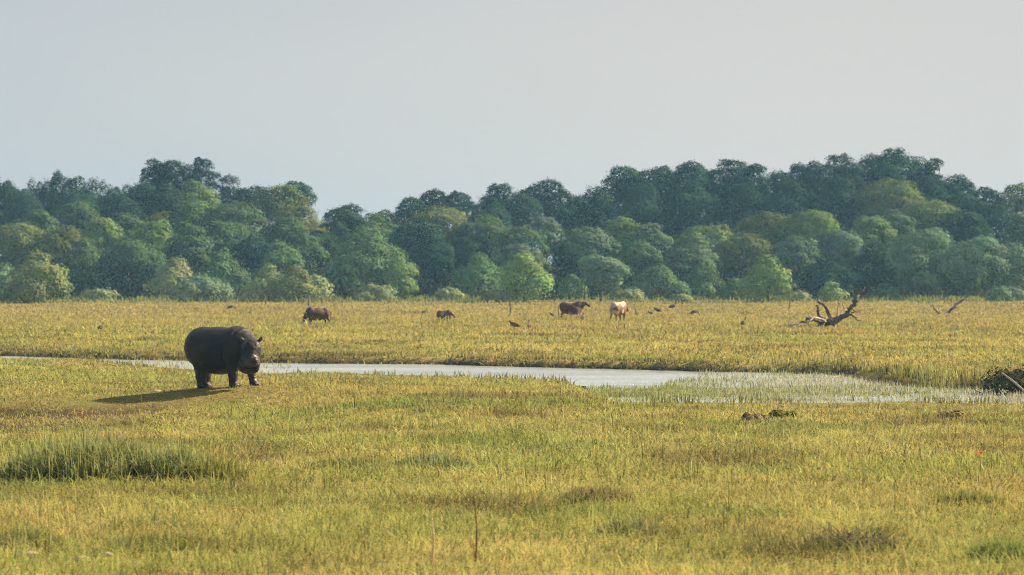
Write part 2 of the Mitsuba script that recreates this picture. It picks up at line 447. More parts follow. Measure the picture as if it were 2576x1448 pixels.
def hippo_sdf(p):
    d = ellipsoid(p, HP(.08, 0, .85), (.80, .53, .52), HAXES)
    d = smin(d, ellipsoid(p, HP(-.40, 0, .88), (.42, .47, .48), HAXES), .12)
    d = smin(d, ellipsoid(p, HP(.60, 0, .92), (.40, .45, .45), HAXES), .12)
    d = smin(d, ellipsoid(p, HP(.12, 0, .56), (.64, .45, .30), HAXES), .12)
    d = smin(d, capsule(p, HP(.70, 0, .98), skull + [-.04, .2, -.02], .36, .27), .14)
    for a, r, fa, s in ((.70, .24, .72, .102), (.80, -.24, .91, .092), (-.28, .25, -.22, .115), (-.50, -.25, -.56, .108)):
        z = foot(fa, r)
        leg = capsule(p, HP(a, r * .95, .62), HP((a + fa) / 2, r, .30 + z), s * 1.75, s * 1.05)
        leg = smin(leg, capsule(p, HP((a + fa) / 2, r, .30 + z), HP(fa, r, z + .10), s * 1.05, s * .95), .04)
        leg = smin(leg, ellipsoid(p, HP(fa + .03, r, z + .055), (s * 1.25, s * 1.15, .07), HAXES), .03)
        for k in (-1, 0, 1):
            leg = smin(leg, capsule(p, HP(fa + .09, r + k * s * .62, z + .035), HP(fa + .13, r + k * s * .7, z + .025), .035, .025), .015)
        d = smin(d, leg, .09)
    # head: broad skull, narrowed cheeks, wide square muzzle
    h = ellipsoid(p, skull, (.225, .21, .21))
    h = smin(h, capsule(p, skull + [0, -.06, -.04], muzzle + [0, .08, .04], .215, .205), .09)
    h = smin(h, ellipsoid(p, muzzle, (.255, .19, .175)), .07)
    h = smin(h, ellipsoid(p, muzzle + [0, .06, -.11], (.225, .18, .12)), .05)
    h = smin(h, ellipsoid(p, muzzle + [0, .14, -.02], (.20, .2, .19)), .07)
    for s in (-1, 1):
        h = smin(h, ellipsoid(p, muzzle + [s * .125, -.09, .095], (.075, .07, .055)), .05)      # nostril mounds
        h = smin(h, ellipsoid(p, skull + [s * .125, -.13, .10], (.055, .06, .055)), .04)        # brow above the eye
        ear = capsule(p, skull + [s * .16, .03, .13], skull + [s * .235, .02, .225], .032, .036)
        h = smin(h, ear, .025)
        h = np.maximum(h, -ellipsoid(p, skull + [s * .238, -.02, .225], (.024, .03, .028)))
        h = np.maximum(h, -ellipsoid(p, muzzle + [s * .12, -.16, .12], (.022, .03, .016)))
    mouth = np.abs(p[:, 2] - (muzzle[2] - .085 + .25 * (p[:, 0] - muzzle[0]) ** 2)) - .006
    h = np.maximum(h, -np.maximum(np.maximum(mouth, p[:, 1] - muzzle[1] - .02), -(np.abs(p[:, 0] - muzzle[0]) < .4).astype(float) + .5))
    d = smin(d, h, .07)
    # folds of the neck and a short tail
    t = smin(capsule(p, HP(-.74, .0, .98), HP(-.80, .02, .80), .035, .028), capsule(p, HP(-.80, .02, .80), HP(-.79, .02, .66), .028, .016), .02)
    return smin(d, t, .03)


hb = surface(hippo_sdf, (-.95, -1.42, -.22), (1.4, .85, 1.5), .022)
_a = (hb.vertices[:, :2] @ F)
_fold = np.exp(-((_a - .72) / .22) ** 2) * sm(.35, .6, hb.vertices[:, 2]) * (hb.vertices[:, 1] > muzzle[1] + .35)
hb.vertices -= hb.vertex_normals * (.014 * _fold * np.abs(np.sin(_a * 26 + 2.5 * hb.vertices[:, 2])) ** 6)[:, None]
_fold = np.exp(-((_a + .15) / .25) ** 2) * sm(.62, .45, hb.vertices[:, 2]) * sm(.25, .35, hb.vertices[:, 2])
hb.vertices -= hb.vertex_normals * (.012 * _fold * np.abs(np.sin(_a * 20 - 14 * hb.vertices[:, 2])) ** 6)[:, None]
hb.vertices += hb.vertex_normals * (0.012 * (meshkit.fbm(hb.vertices * 3.5, 3, 4) - .5))[:, None]
hippo = thing('hippopotamus', 'dark grey brown hippopotamus standing in the meadow in front of the water', 'hippopotamus')
HM = T().translate([HX, HY, hz0])
_n = meshkit.fbm(hb.vertices * 3.1, 4, 8)[:, None]
hc = np.array([.0045, .0042, .0046]) * (1 - _n) + np.array([.017, .0135, .013]) * _n
_t = sm(.20, .05, np.linalg.norm((hb.vertices - muzzle - [0, -.10, .0]) * [.8, .8, 1.0], axis=1))
for s in (-1, 1):
    _t = np.maximum(_t, sm(.10, .03, np.linalg.norm(hb.vertices - skull - [s * .135, -.17, .085], axis=1)))
    _t = np.maximum(_t, .8 * sm(.10, .03, np.linalg.norm(hb.vertices - skull - [s * .23, .0, .22], axis=1)))
_t = np.maximum(_t, .12 * sm(.50, .34, hb.vertices[:, 2]))
_t = (_t * (.35 + 1.1 * meshkit.fbm(hb.vertices * 8, 3, 9)))[:, None].clip(0, 1)
hc = hc * (1 - _t) + np.array([.058, .040, .037]) * _t
hc = hc * (1 - .55 * sm(.55, .7, meshkit.fbm(hb.vertices * 2.2 + 5, 3, 10)))[:, None] + (np.array([.026, .021, .018]) * .5 * sm(.55, .7, meshkit.fbm(hb.vertices * 2.2 + 5, 3, 10))[:, None])
part(hippo, 'body', hb, 'mat_hide', smooth=True, color=hc, to_world=HM)
for s in (-1, 1):
    e = trimesh.creation.icosphere(2, .024)
    e.apply_translation(skull + [s * .135, -.19, .085])
    part(hippo, 'eye', e, 'mat_eye', smooth=True, to_world=HM)

# ---------------------------------------------------------------- cattle


def cow_mesh(base, muzz, step=.032, neck0=(.60, 0, 1.02), stance=0.06):
    base, muzz = np.array(base, float), np.array(muzz, float)

    def f(p):
        d = ellipsoid(p, (0, 0, .82), (.74, .33, .41))
        d = smin(d, ellipsoid(p, (.48, 0, .90), (.29, .27, .38)), .08)
        d = smin(d, ellipsoid(p, (-.54, 0, .92), (.29, .28, .33)), .08)
        d = smin(d, capsule(p, neck0, base, .20, .125), .10)
        d = smin(d, ellipsoid(p, (.50, 0, 1.20), (.14, .09, .09)), .08)
        d = smin(d, capsule(p, (.66, 0, .72), (base + [.66, 0, .72]) / 2 - [0, 0, .02], .05, .03), .08)
        h = smin(capsule(p, base, muzz, .115, .075), ellipsoid(p, muzz, (.085, .08, .075)), .04)
        for s in (-1, 1):
            h = smin(h, capsule(p, base + [-.02, s * .09, .04], base + [-.06, s * .22, .0], .035, .03), .02)
        d = smin(d, h, .05)
        for s in (-1, 1):
            o = stance * s
            leg = smin(capsule(p, (.50, s * .15, .72), (.50 + o * .6, s * .15, .38), .105, .062), capsule(p, (.50 + o * .6, s * .15, .38), (.50 + o, s * .15, .06), .058, .05), .03)
            leg = smin(leg, capsule(p, (.50 + o, s * .15, .05), (.53 + o, s * .15, .03), .055, .05), .02)
            hind = smin(capsule(p, (-.58, s * .16, .78), (-.55 - o, s * .16, .58), .16, .09), capsule(p, (-.55 - o, s * .16, .58), (-.70 - o, s * .16, .42), .085, .058), .04)
            hind = smin(hind, capsule(p, (-.70 - o, s * .16, .42), (-.66 - o, s * .16, .05), .055, .048), .03)
            d = smin(smin(d, leg, .05), hind, .06)
        d = smin(d, ellipsoid(p, (-.42, 0, .62), (.13, .10, .09)), .05)
        return d

    lo = np.minimum((-.95, -.42, -.06), np.minimum(base, muzz) - .3)
    hi = np.maximum((.95, .42, 1.42), np.maximum(base, muzz) + .3)
    return surface(f, lo, hi, step)


def patches(v, dark, pale, seed, amount, where=None):
    n = meshkit.fbm(v * 1.6, 2, seed)
    t = sm(.5, .56, n + amount)
    if where is not None:
        t = np.maximum(t, where(v))
    c = np.array(dark) * (1 - t[:, None]) + np.array(pale) * t[:, None]
    return c * (0.85 + .3 * meshkit.fbm(v * 9, 2, seed + 3))[:, None]


def tube(points, radii, sides=7):
    pts, n = np.array(points, float), len(points)
    d = np.gradient(pts, axis=0)
    d /= np.linalg.norm(d, axis=1, keepdims=True)
    ref = np.where(np.abs(d[:, 2:]) < .9, [[0, 0, 1.0]], [[1.0, 0, 0]])
    u = np.cross(d, ref); u /= np.linalg.norm(u, axis=1, keepdims=True)
    w = np.cross(d, u)
    a = np.arange(sides) * 2 * np.pi / sides
    v = (pts[:, None] + np.array(radii)[:, None, None] * (np.cos(a)[None, :, None] * u[:, None] + np.sin(a)[None, :, None] * w[:, None])).reshape(-1, 3)
    v = np.vstack([v, pts[:1], pts[-1:]])
    f = []
    for r in range(n - 1):
        for k in range(sides):
            A, B = r * sides + k, r * sides + (k + 1) % sides
            f += [[A, A + sides, B + sides], [A, B + sides, B]]
    for k in range(sides):
        f += [[n * sides, k, (k + 1) % sides], [n * sides + 1, (n - 1) * sides + (k + 1) % sides, (n - 1) * sides + k]]
    m = trimesh.Trimesh(v, f, process=False)
    return m


def cow(label, xd, d, heading, scale, base, muzz, dark, pale, seed, amount, where=None, horns=True, name='cow', category='cow'):
    t = thing(name, label, category, 'cattle grazing on the far meadow')
    x, z = col(xd, d), gz(col(xd, d), d)
    m = cow_mesh(base, muzz)
    M = T().translate([x, d, z]).rotate([0, 0, 1], heading).scale(scale)
    part(t, 'body', m, 'mat_painted', smooth=True, color=patches(m.vertices, dark, pale, seed, amount, where), to_world=M)
    tail = tube([(-.80, 0, 1.10), (-.90, .01, .98), (-.92, .02, .70), (-.90, .03, .42), (-.89, .03, .30)], [.028, .02, .015, .022, .008])
    part(t, 'tail', tail, 'mat_painted', smooth=True, color=np.tile(np.array(dark) * .8, (len(tail.vertices), 1)), to_world=M)
    if horns:
        b = np.array(base, float)
        for s in (-1, 1):
            part(t, 'horn', tube([b + [-.05, s * .07, .08], b + [-.06, s * .17, .14], b + [-.03, s * .22, .24], b + [.0, s * .20, .32]], [.028, .024, .017, .006]), 'mat_horn', smooth=True, to_world=M)
    return t


DK, RED, WH = (.060, .028, .020), (.15, .062, .038), (.46, .38, .27)
cow('dark brown cow grazing with its head down to the left', 799, 163, 208, .86, (.90, 0, .62), (1.08, 0, .24), DK, (.10, .06, .05), 3, -.2)
cow('brown cow with raised head and a pale shoulder facing right', 1438, 188, -20, 1.0, (.94, 0, 1.17), (1.20, 0, 1.00), (.095, .036, .030), (.40, .28, .24), 5, -.12,
    lambda v: sm(.16, .08, np.linalg.norm((v - np.array([.62, 0, 1.08])) * [1.1, .5, .8], axis=1)) * .9)
cow('pale white and brown cow standing with its rump to the viewer', 1556, 181, 62, 1.04, (.98, 0, .95), (1.25, 0, .72), (.13, .068, .042), WH, 8, -.10,
    lambda v: sm(-.06, .04, v[:, 2] - .92 - .9 * (v[:, 1] + .02) * -1 + .1 * np.sin(v[:, 0] * 7)) * .95)
cow('small red brown calf with white flank marks standing in the grass', 1118, 172, -38, .66, (.96, 0, .92), (1.20, 0, .66), (.12, .048, .032), (.34, .22, .15), 12, -.08, horns=False, name='calf', category='calf')

# ---------------------------------------------------------------- birds


def bird_mesh(pose):
    neck, head, beak = {'up': ((.17, 0, .40), (.20, 0, .52), (.30, 0, .51)), 'feed': ((.26, 0, .26), (.33, 0, .12), (.37, 0, .04)), 'rest': ((.16, 0, .34), (.19, 0, .40), (.29, 0, .38))}[pose]

    def f(p):
        ax = [[.93, 0, .36], [0, 1, 0], [-.36, 0, .93]]
        d = ellipsoid(p, (0, 0, .27), (.19, .095, .10), ax)
        d = smin(d, capsule(p, (-.10, 0, .24), (-.28, 0, .17), .06, .02), .04)
        d = smin(d, capsule(p, (.12, 0, .31), neck, .05, .030), .04)
        d = smin(d, capsule(p, neck, head, .030, .030), .02)
        d = smin(d, ellipsoid(p, head, (.05, .036, .038)), .02)
        d = smin(d, capsule(p, head, beak, .020, .010), .012)
        for s in (-1, 1):
            d = smin(d, ellipsoid(p, (-.05, s * .075, .27), (.18, .03, .075), ax), .02)
        return d
    return surface(f, (-.34, -.16, .0), (.44, .16, .62), .016)


BIRDS = {k: bird_mesh(k) for k in ('up', 'feed', 'rest')}
legs = [tube([(.0, s * .04, .20), (.015, s * .04, .10), (.0, s * .04, .0), (.06, s * .045, -.01)], [.014, .010, .010, .008], 5) for s in (-1, 1)]


def bird(label, xd, yd, d, heading, scale, pose, tone):
    t = thing('bird', label, 'bird', 'birds walking on the far meadow')
    x = col(xd, d)
    M = T().translate([x, d, gz(x, d) + 0.03])  .rotate([0, 0, 1], heading).scale(scale * .95)
    m = BIRDS[pose]
    c = np.tile(np.array(tone), (len(m.vertices), 1)) * (0.6 + .8 * meshkit.fbm(m.vertices * 9, 2, 2))[:, None]
    part(t, 'body', m, 'mat_feather', smooth=True, color=c, to_world=M)
    for l in legs:
        part(t, 'leg', l, 'mat_horn', smooth=True, to_world=M)


B0, B1 = (.10, .08, .04), (.20, .10, .045)
for label, xd, yd, h, s, pose, tone in (
    ('small dark bird just left of the brown cow with raised head', 1389, 802, 150, .95, 'rest', B0),
    ('upright dark bird just right of the brown cow with raised head', 1466, 812, 80, 1.2, 'up', B0),
    ('upright dark bird just right of the pale cow', 1600, 799, 100, 1.0, 'up', B0),
    ('faint bird, second to the right of the pale cow', 1636, 798, 200, .9, 'rest', (.09, .07, .03)),
    ('blackish bird, third to the right of the pale cow', 1654, 795, 160, 1.25, 'rest', (.04, .03, .012)),
    ('dark bird leaning up to the right, fourth to the right of the pale cow', 1692, 790, 20, 1.45, 'up', B0),
    ('dark bird feeding low in the grass, farthest right in its flock', 1745, 800, 10, 1.3, 'feed', B0),
    ('upright dark bird alone midway between the flock and the dead tree', 1871, 828, 60, 1.1, 'up', (.09, .08, .03)),
    ('brown bird resting in the grass below the thin standing post', 1294, 834, 200, 1.3, 'rest', B1),
    ('brown bird standing upright below and right of the thin post', 1331, 834, 90, 1.1, 'up', B1),
    ('dark bird left of the red brown calf', 1067, 796, 30, .9, 'up', B0),
    ('dark bird above the rump of the hippopotamus', 580, 790, 20, 1.2, 'feed', (.07, .055, .02)),
    ('dark upright bird above the head of the hippopotamus', 630, 797, 80, .9, 'up', B0),
    ('olive dark bird alone in the grass far left of the hippopotamus', 254, 838, 60, .9, 'up', (.07, .06, .02)),
):
    bird(label, xd, yd, min(base_d(yd), 245), h, s, pose, tone)

# ---------------------------------------------------------------- posts, dead wood
for label, xd, d, h, r in (
    ('thin dark post standing in the grass left of the brown cow with raised head', 1283, 208, 1.05, .05),
    ('dark post standing left of the dead tree', 1986, 240, 1.25, .05),
    ('short dark post behind the dark grazing cow', 776, 252, 1.0, .06),
    ('thin short post behind the hippopotamus and left of the grazing cow', 668, 262, .9, .05)):
    x = col(xd, d); z = gz(x, d)
    t = thing('post', label, 'post', 'wooden posts on the far meadow')
    scene[t] = mikit.ply(tube([(x, d, z - .1), (x + .03, d, z + h * .5), (x - .02, d, z + h), (x - .01, d, z + h + .03)], [r * 1.1, r, r * .8, r * .3]), 'mat_deadwood', smooth=True)


def at(xd, yd, d):
    return np.array([col(xd, d), d, CAM_H - (yd - HOR) / FOC * d])


def wood(root, name, pts, radii, bsdf='mat_deadwood', label=None):
    p = np.array([at(*q) for q in pts])
    q, r = [p[0]], [radii[0]]
    for k in range(len(p) - 1):
        for s in (1, 2, 3):
            q.append(p[k] + (p[k + 1] - p[k]) * s / 3 + (rng.normal(0, .05, 3) if s < 3 else 0))
            r.append((radii[k] + (radii[k + 1] - radii[k]) * s / 3) * rng.uniform(.88, 1.12))
    key = part(root, name, tube(q, r), bsdf, smooth=True)
    if label:
        labels[key] = {'label': label}


def twisted(root, name, pts, radii, *more):
    wood(root, name, pts, [q * .82 for q in radii], *more)


t = thing('dead_tree', 'fallen dead tree with dark broken limbs lying on the far meadow', 'dead tree')
D = 157
twisted(t, 'trunk', [(2058, 820, D), (2078, 815, D), (2100, 808, D - .1), (2118, 797, D - .2), (2132, 786, D - .3), (2140, 772, D - .3), (2154, 758, D - .2), (2160, 744, D), (2172, 732, D + .1), (2176, 720, D + .2)], [.13, .22, .25, .17, .16, .13, .18, .10, .06, .02])
twisted(t, 'branch', [(2092, 803, D), (2082, 784, D + .2), (2066, 764, D + .4), (2060, 750, D + .6)], [.17, .11, .09, .05])
twisted(t, 'branch', [(2072, 812, D), (2060, 794, D + .5), (2058, 780, D + .7), (2052, 770, D + .9)], [.16, .13, .09, .05])
twisted(t, 'branch', [(2106, 802, D), (2108, 782, D + .4), (2112, 766, D + .7), (2110, 752, D + .9)], [.08, .05, .035, .02])
twisted(t, 'branch', [(2070, 814, D - .2), (2046, 805, D - .5), (2028, 810, D - .6), (2008, 813, D - .8), (1984, 822, D - 1.0)], [.15, .09, .10, .07, .04])
twisted(t, 'branch', [(2076, 810, D - .3), (2056, 801, D - .8), (2040, 806, D - 1.2), (2030, 815, D - 1.4), (2020, 826, D - 1.6)], [.10, .08, .065, .05, .025], 'mat_palewood', 'bleached pale limb')
twisted(t, 'branch', [(2128, 790, D), (2146, 796, D - .5), (2156, 806, D - .8), (2170, 810, D - 1)], [.09, .05, .04, .015])
twisted(t, 'branch', [(2140, 774, D), (2150, 784, D - .3), (2164, 788, D - .4)], [.06, .035, .012])
twisted(t, 'branch', [(2154, 758, D), (2146, 742, D + .3), (2150, 728, D + .4)], [.06, .035, .012])
for _b in ([(2012, 812, D - .7), (2000, 800, D - .5), (1992, 796, D - .4)], [(2050, 806, D - .6), (2036, 796, D - .3), (2026, 784, D)], [(2066, 764, D + .4), (2076, 752, D + .6), (2078, 744, D + .7)],
           [(2116, 798, D), (2124, 776, D + .6), (2122, 758, D + .9)], [(2134, 784, D - .3), (2160, 786, D - .6), (2178, 776, D - .8)], [(2000, 818, D - .9), (1988, 812, D - 1), (1980, 812, D - 1)]):
    twisted(t, 'twig', _b, [.04, .026, .008])
twisted(t, 'branch', [(2158, 748, D), (2170, 748, D + .2), (2182, 740, D + .2)], [.05, .03, .01])
twisted(t, 'branch', [(2092, 812, D - .3), (2098, 826, D - .6), (2099, 844, D - .9)], [.20, .10, .05])
twisted(t, 'branch', [(2068, 820, D - .3), (2060, 832, D - .7), (2056, 846, D - .9)], [.14, .06, .02])
t = thing('fallen_branch', 'slender fallen branch pointing up to the right, right of the dead tree', 'branch')
D = 218
wood(t, 'limb', [(2352, 801, D), (2372, 795, D), (2392, 780, D + .2), (2404, 768, D + .3), (2420, 757, D + .4), (2434, 748, D + .6)], [.12, .14, .11, .11, .08, .03])
wood(t, 'fork', [(2370, 796, D), (2356, 783, D + .2), (2348, 773, D + .4), (2340, 767, D + .5)], [.08, .06, .05, .02])
wood(t, 'fork', [(2366, 797, D), (2363, 782, D + .3), (2360, 768, D + .3)], [.07, .05, .02], 'mat_palewood', 'pale stub')
wood(t, 'fork', [(2376, 794, D - .2), (2398, 792, D - .5), (2412, 797, D - .6)], [.07, .05, .03])
wood(t, 'fork', [(2396, 776, D + .2), (2408, 776, D), (2416, 770, D)], [.04, .03, .01])


# ---------------------------------------------------------------- trees
def lobes_of(kind, w, h, r):
    """centres and radii of the leaf clumps that make a crown w wide on a plant h high"""
    L = []
    if kind == 'dome':
        hc = min(.72 * h, .85 * w)
        n = max(13, int(13 + 6 * r.random()))
        for k in range(n):
            a = k * 2.4 + r.uniform(-.4, .4)
            q = math.sqrt((k + .5) / n)
            rad = w * r.uniform(.15, .24)
            zz = h - hc + (hc - rad * .62) * math.sqrt(max(0, 1 - (q * .93) ** 2)) * r.uniform(.82, 1.0)
            L.append((q * (w / 2 - rad * .7) * math.cos(a), q * (w / 2 - rad * .7) * math.sin(a), zz, rad, rad * r.uniform(.50, .75)))
        for k in range(7):
            a = r.uniform(0, 6.28)
            L.append((.28 * w * math.cos(a), .28 * w * math.sin(a), h - hc * r.uniform(.55, .95), w * .20, w * .17))
    elif kind == 'bush':
        n = 17
        for k in range(n):
            a = k * 2.4 + r.uniform(-.5, .5)
            q = math.sqrt(r.random())
            rad = w * r.uniform(.14, .23)
            top = h * (1 - .55 * q ** 2) - rad * .8
            zz = max(rad * .55, top * (1 - .75 * r.random() ** 1.6))
            L.append((q * (w / 2 - rad * .6) * math.cos(a), q * (w / 2 - rad * .6) * math.sin(a), zz, rad, rad * r.uniform(.7, 1.0)))
        L.append((0, 0, h - w * .16, w * .18, w * .17)); L.append((.1 * w, 0, h - w * .32, w * .25, w * .2)); L.append((-.1 * w, .05 * w, h - w * .36, w * .25, w * .2))
    elif kind == 'airy':
        n = 30
        for k in range(n):
            a = r.uniform(0, 6.28)
            q = math.sqrt(r.random())
            rad = w * r.uniform(.09, .21)
            zz = h * (1 - .62 * r.random() ** 1.4) * (1 - .22 * q ** 2) - rad * .6
            L.append((q * (w / 2 - rad * .6) * math.cos(a), q * (w / 2 - rad * .6) * math.sin(a), zz, rad, rad * r.uniform(.55, .9)))
        for k in range(4):
            a = r.uniform(0, 6.28)
            L.append((.18 * w * math.cos(a), .18 * w * math.sin(a), h * r.uniform(.42, .66), w * .24, h * .17))
    elif kind == 'spiky':
        n = 20
        for k in range(n):
            a = r.uniform(0, 6.28)
            q = math.sqrt(r.random())
            rad = w * r.uniform(.08, .14)
            zz = h * r.uniform(.62, .97) - rad
            L.append((q * (w / 2 - rad) * math.cos(a), q * (w / 2 - rad) * math.sin(a), zz, rad, rad * r.uniform(1.3, 2.4)))
        for k in range(8):
            a = r.uniform(0, 6.28)
            L.append((.26 * w * math.cos(a), .26 * w * math.sin(a), h * r.uniform(.35, .68), w * .22, w * .2))
    L = np.array(L)
    mid = np.average(L[:, :3], 0, L[:, 3] ** 2)
    for _ in range(6):                              # no clump floats free of the rest
        for j in range(len(L)):
            d = np.linalg.norm(L[:, :3] - L[j, :3], axis=1) / (.5 * (L[:, 3] + L[:, 4] + L[j, 3] + L[j, 4]) + 1e-9)
            if np.sort(d)[2] > (.72 if kind == 'airy' else .66):
                L[j, :3] += (mid - L[j, :3]) * .12
    small = L[r.choice(len(L), len(L))].copy()      # smaller sprays breaking the outline of the big clumps
    a, e = r.uniform(0, 6.28, len(small)), r.uniform(-.2, 1.0, len(small))
    c = np.sqrt(1 - np.clip(e, -1, 1) ** 2)
    small[:, 0] += np.cos(a) * c * small[:, 3] * .85
    small[:, 1] += np.sin(a) * c * small[:, 3] * .85
    small[:, 2] += e * small[:, 4] * .8
    small[:, 3] *= r.uniform(.28, .55, len(small)); small[:, 4] *= r.uniform(.3, .6, len(small))
    return np.vstack([L, small])


def crown(lobes, tone, leaf, r, density=1.0):
    P, N, S, C = [], [], [], []
    mid = np.average(lobes[:, :3], 0, lobes[:, 3] ** 3) - [0, 0, .4 * lobes[:, 3].mean()]
    cnt = np.maximum(40, (density * 9.4 * lobes[:, 3] * (lobes[:, 3] + lobes[:, 4]) / 2 / leaf ** 2)).astype(int)
    for j, (cx, cy, cz, a, b) in enumerate(lobes):
        n = cnt[j]
        d = r.normal(size=(n, 3)); d /= np.linalg.norm(d, axis=1, keepdims=True)
        d[:, 2] = np.where((d[:, 2] < -.25) & (r.random(n) < .7), -d[:, 2], d[:, 2])
        bump = 0.62 + .70 * meshkit.fbm(d * 2.3 + j * 7.1, 3, j)
        shell = np.where(r.random(n) < .80, r.uniform(.86, 1.08, n), r.random(n) ** .5 * .9) * np.where(r.random(n) < .16, r.uniform(1.0, 1.35, n), 1)
        q = d * (bump * shell)[:, None] * [a, a, b]
        p = q + [cx, cy, cz]
        keep = np.ones(n, bool)
        for k, (ex, ey, ez, ea, eb) in enumerate(lobes):
            if k != j:
                keep &= (((p - [ex, ey, ez]) / [ea, ea, eb]) ** 2).sum(1) > .62
        p, d = p[keep], d[keep]
        nrm = d * .9 + [0, 0, .3] + .5 * (p - mid) / np.linalg.norm(p - mid, axis=1, keepdims=True) + r.normal(size=p.shape) * .20
        nrm /= np.linalg.norm(nrm, axis=1, keepdims=True)
        lobe_tone = np.array(tone) * r.uniform(.78, 1.22) * (1 + r.normal(0, .06, 3))
        P.append(p); N.append(nrm); S.append(leaf * r.uniform(.6, 1.35, len(p)))
        C.append(lobe_tone * r.uniform(.84, 1.16, (len(p), 1)) * (1 + r.normal(0, .04, (len(p), 3))))
    P, N, S, C = np.vstack(P), np.vstack(N), np.concatenate(S), np.vstack(C)
    u = np.cross(N, r.normal(size=N.shape)); u /= np.linalg.norm(u, axis=1, keepdims=True)
    w = np.cross(N, u)
    s = S[:, None]
    v = np.stack([P - u * s * .70 - w * s * .34, P + u * s * .70 - w * s * .34, P + w * s * .68], 1).reshape(-1, 3)
    return trimesh.Trimesh(v, np.arange(len(P) * 3).reshape(-1, 3), process=False), np.repeat(np.clip(C, .004, .6), 3, 0)


def trunk_mesh(lobes, h, w, r, stem):
    ms = []
    lean = r.normal(0, .04, 2) * h
    top = np.array([lean[0], lean[1], h * .5])
    ms.append(tube([(0, 0, -.3), (0, 0, .15), top * .55 + r.normal(0, .03, 3) * w * .2, top], [stem * 1.5, stem * 1.1, stem * .85, stem * .55], 7))
    for k in r.choice(len(lobes), min(6, len(lobes)), replace=False):
        e = lobes[k, :3].copy()
        b = top * r.uniform(.45, 1.0)
        m = (b + e) / 2 + r.normal(0, .05, 3) * w
        ms.append(tube([b, m, e], [stem * .5, stem * .33, stem * .12], 5))
    return trimesh.util.concatenate(ms)


OLIVE, MID, FRESH, PALE, DARK, DEEP, GREY = (.128, .165, .064), (.080, .140, .068), (.140, .220, .080), (.170, .215, .105), (.031, .070, .046), (.015, .037, .028), (.105, .170, .105)
FRONT, MIDDLE, BACK, LOW = 'front row', 'middle row', 'skyline', 'low fringe'
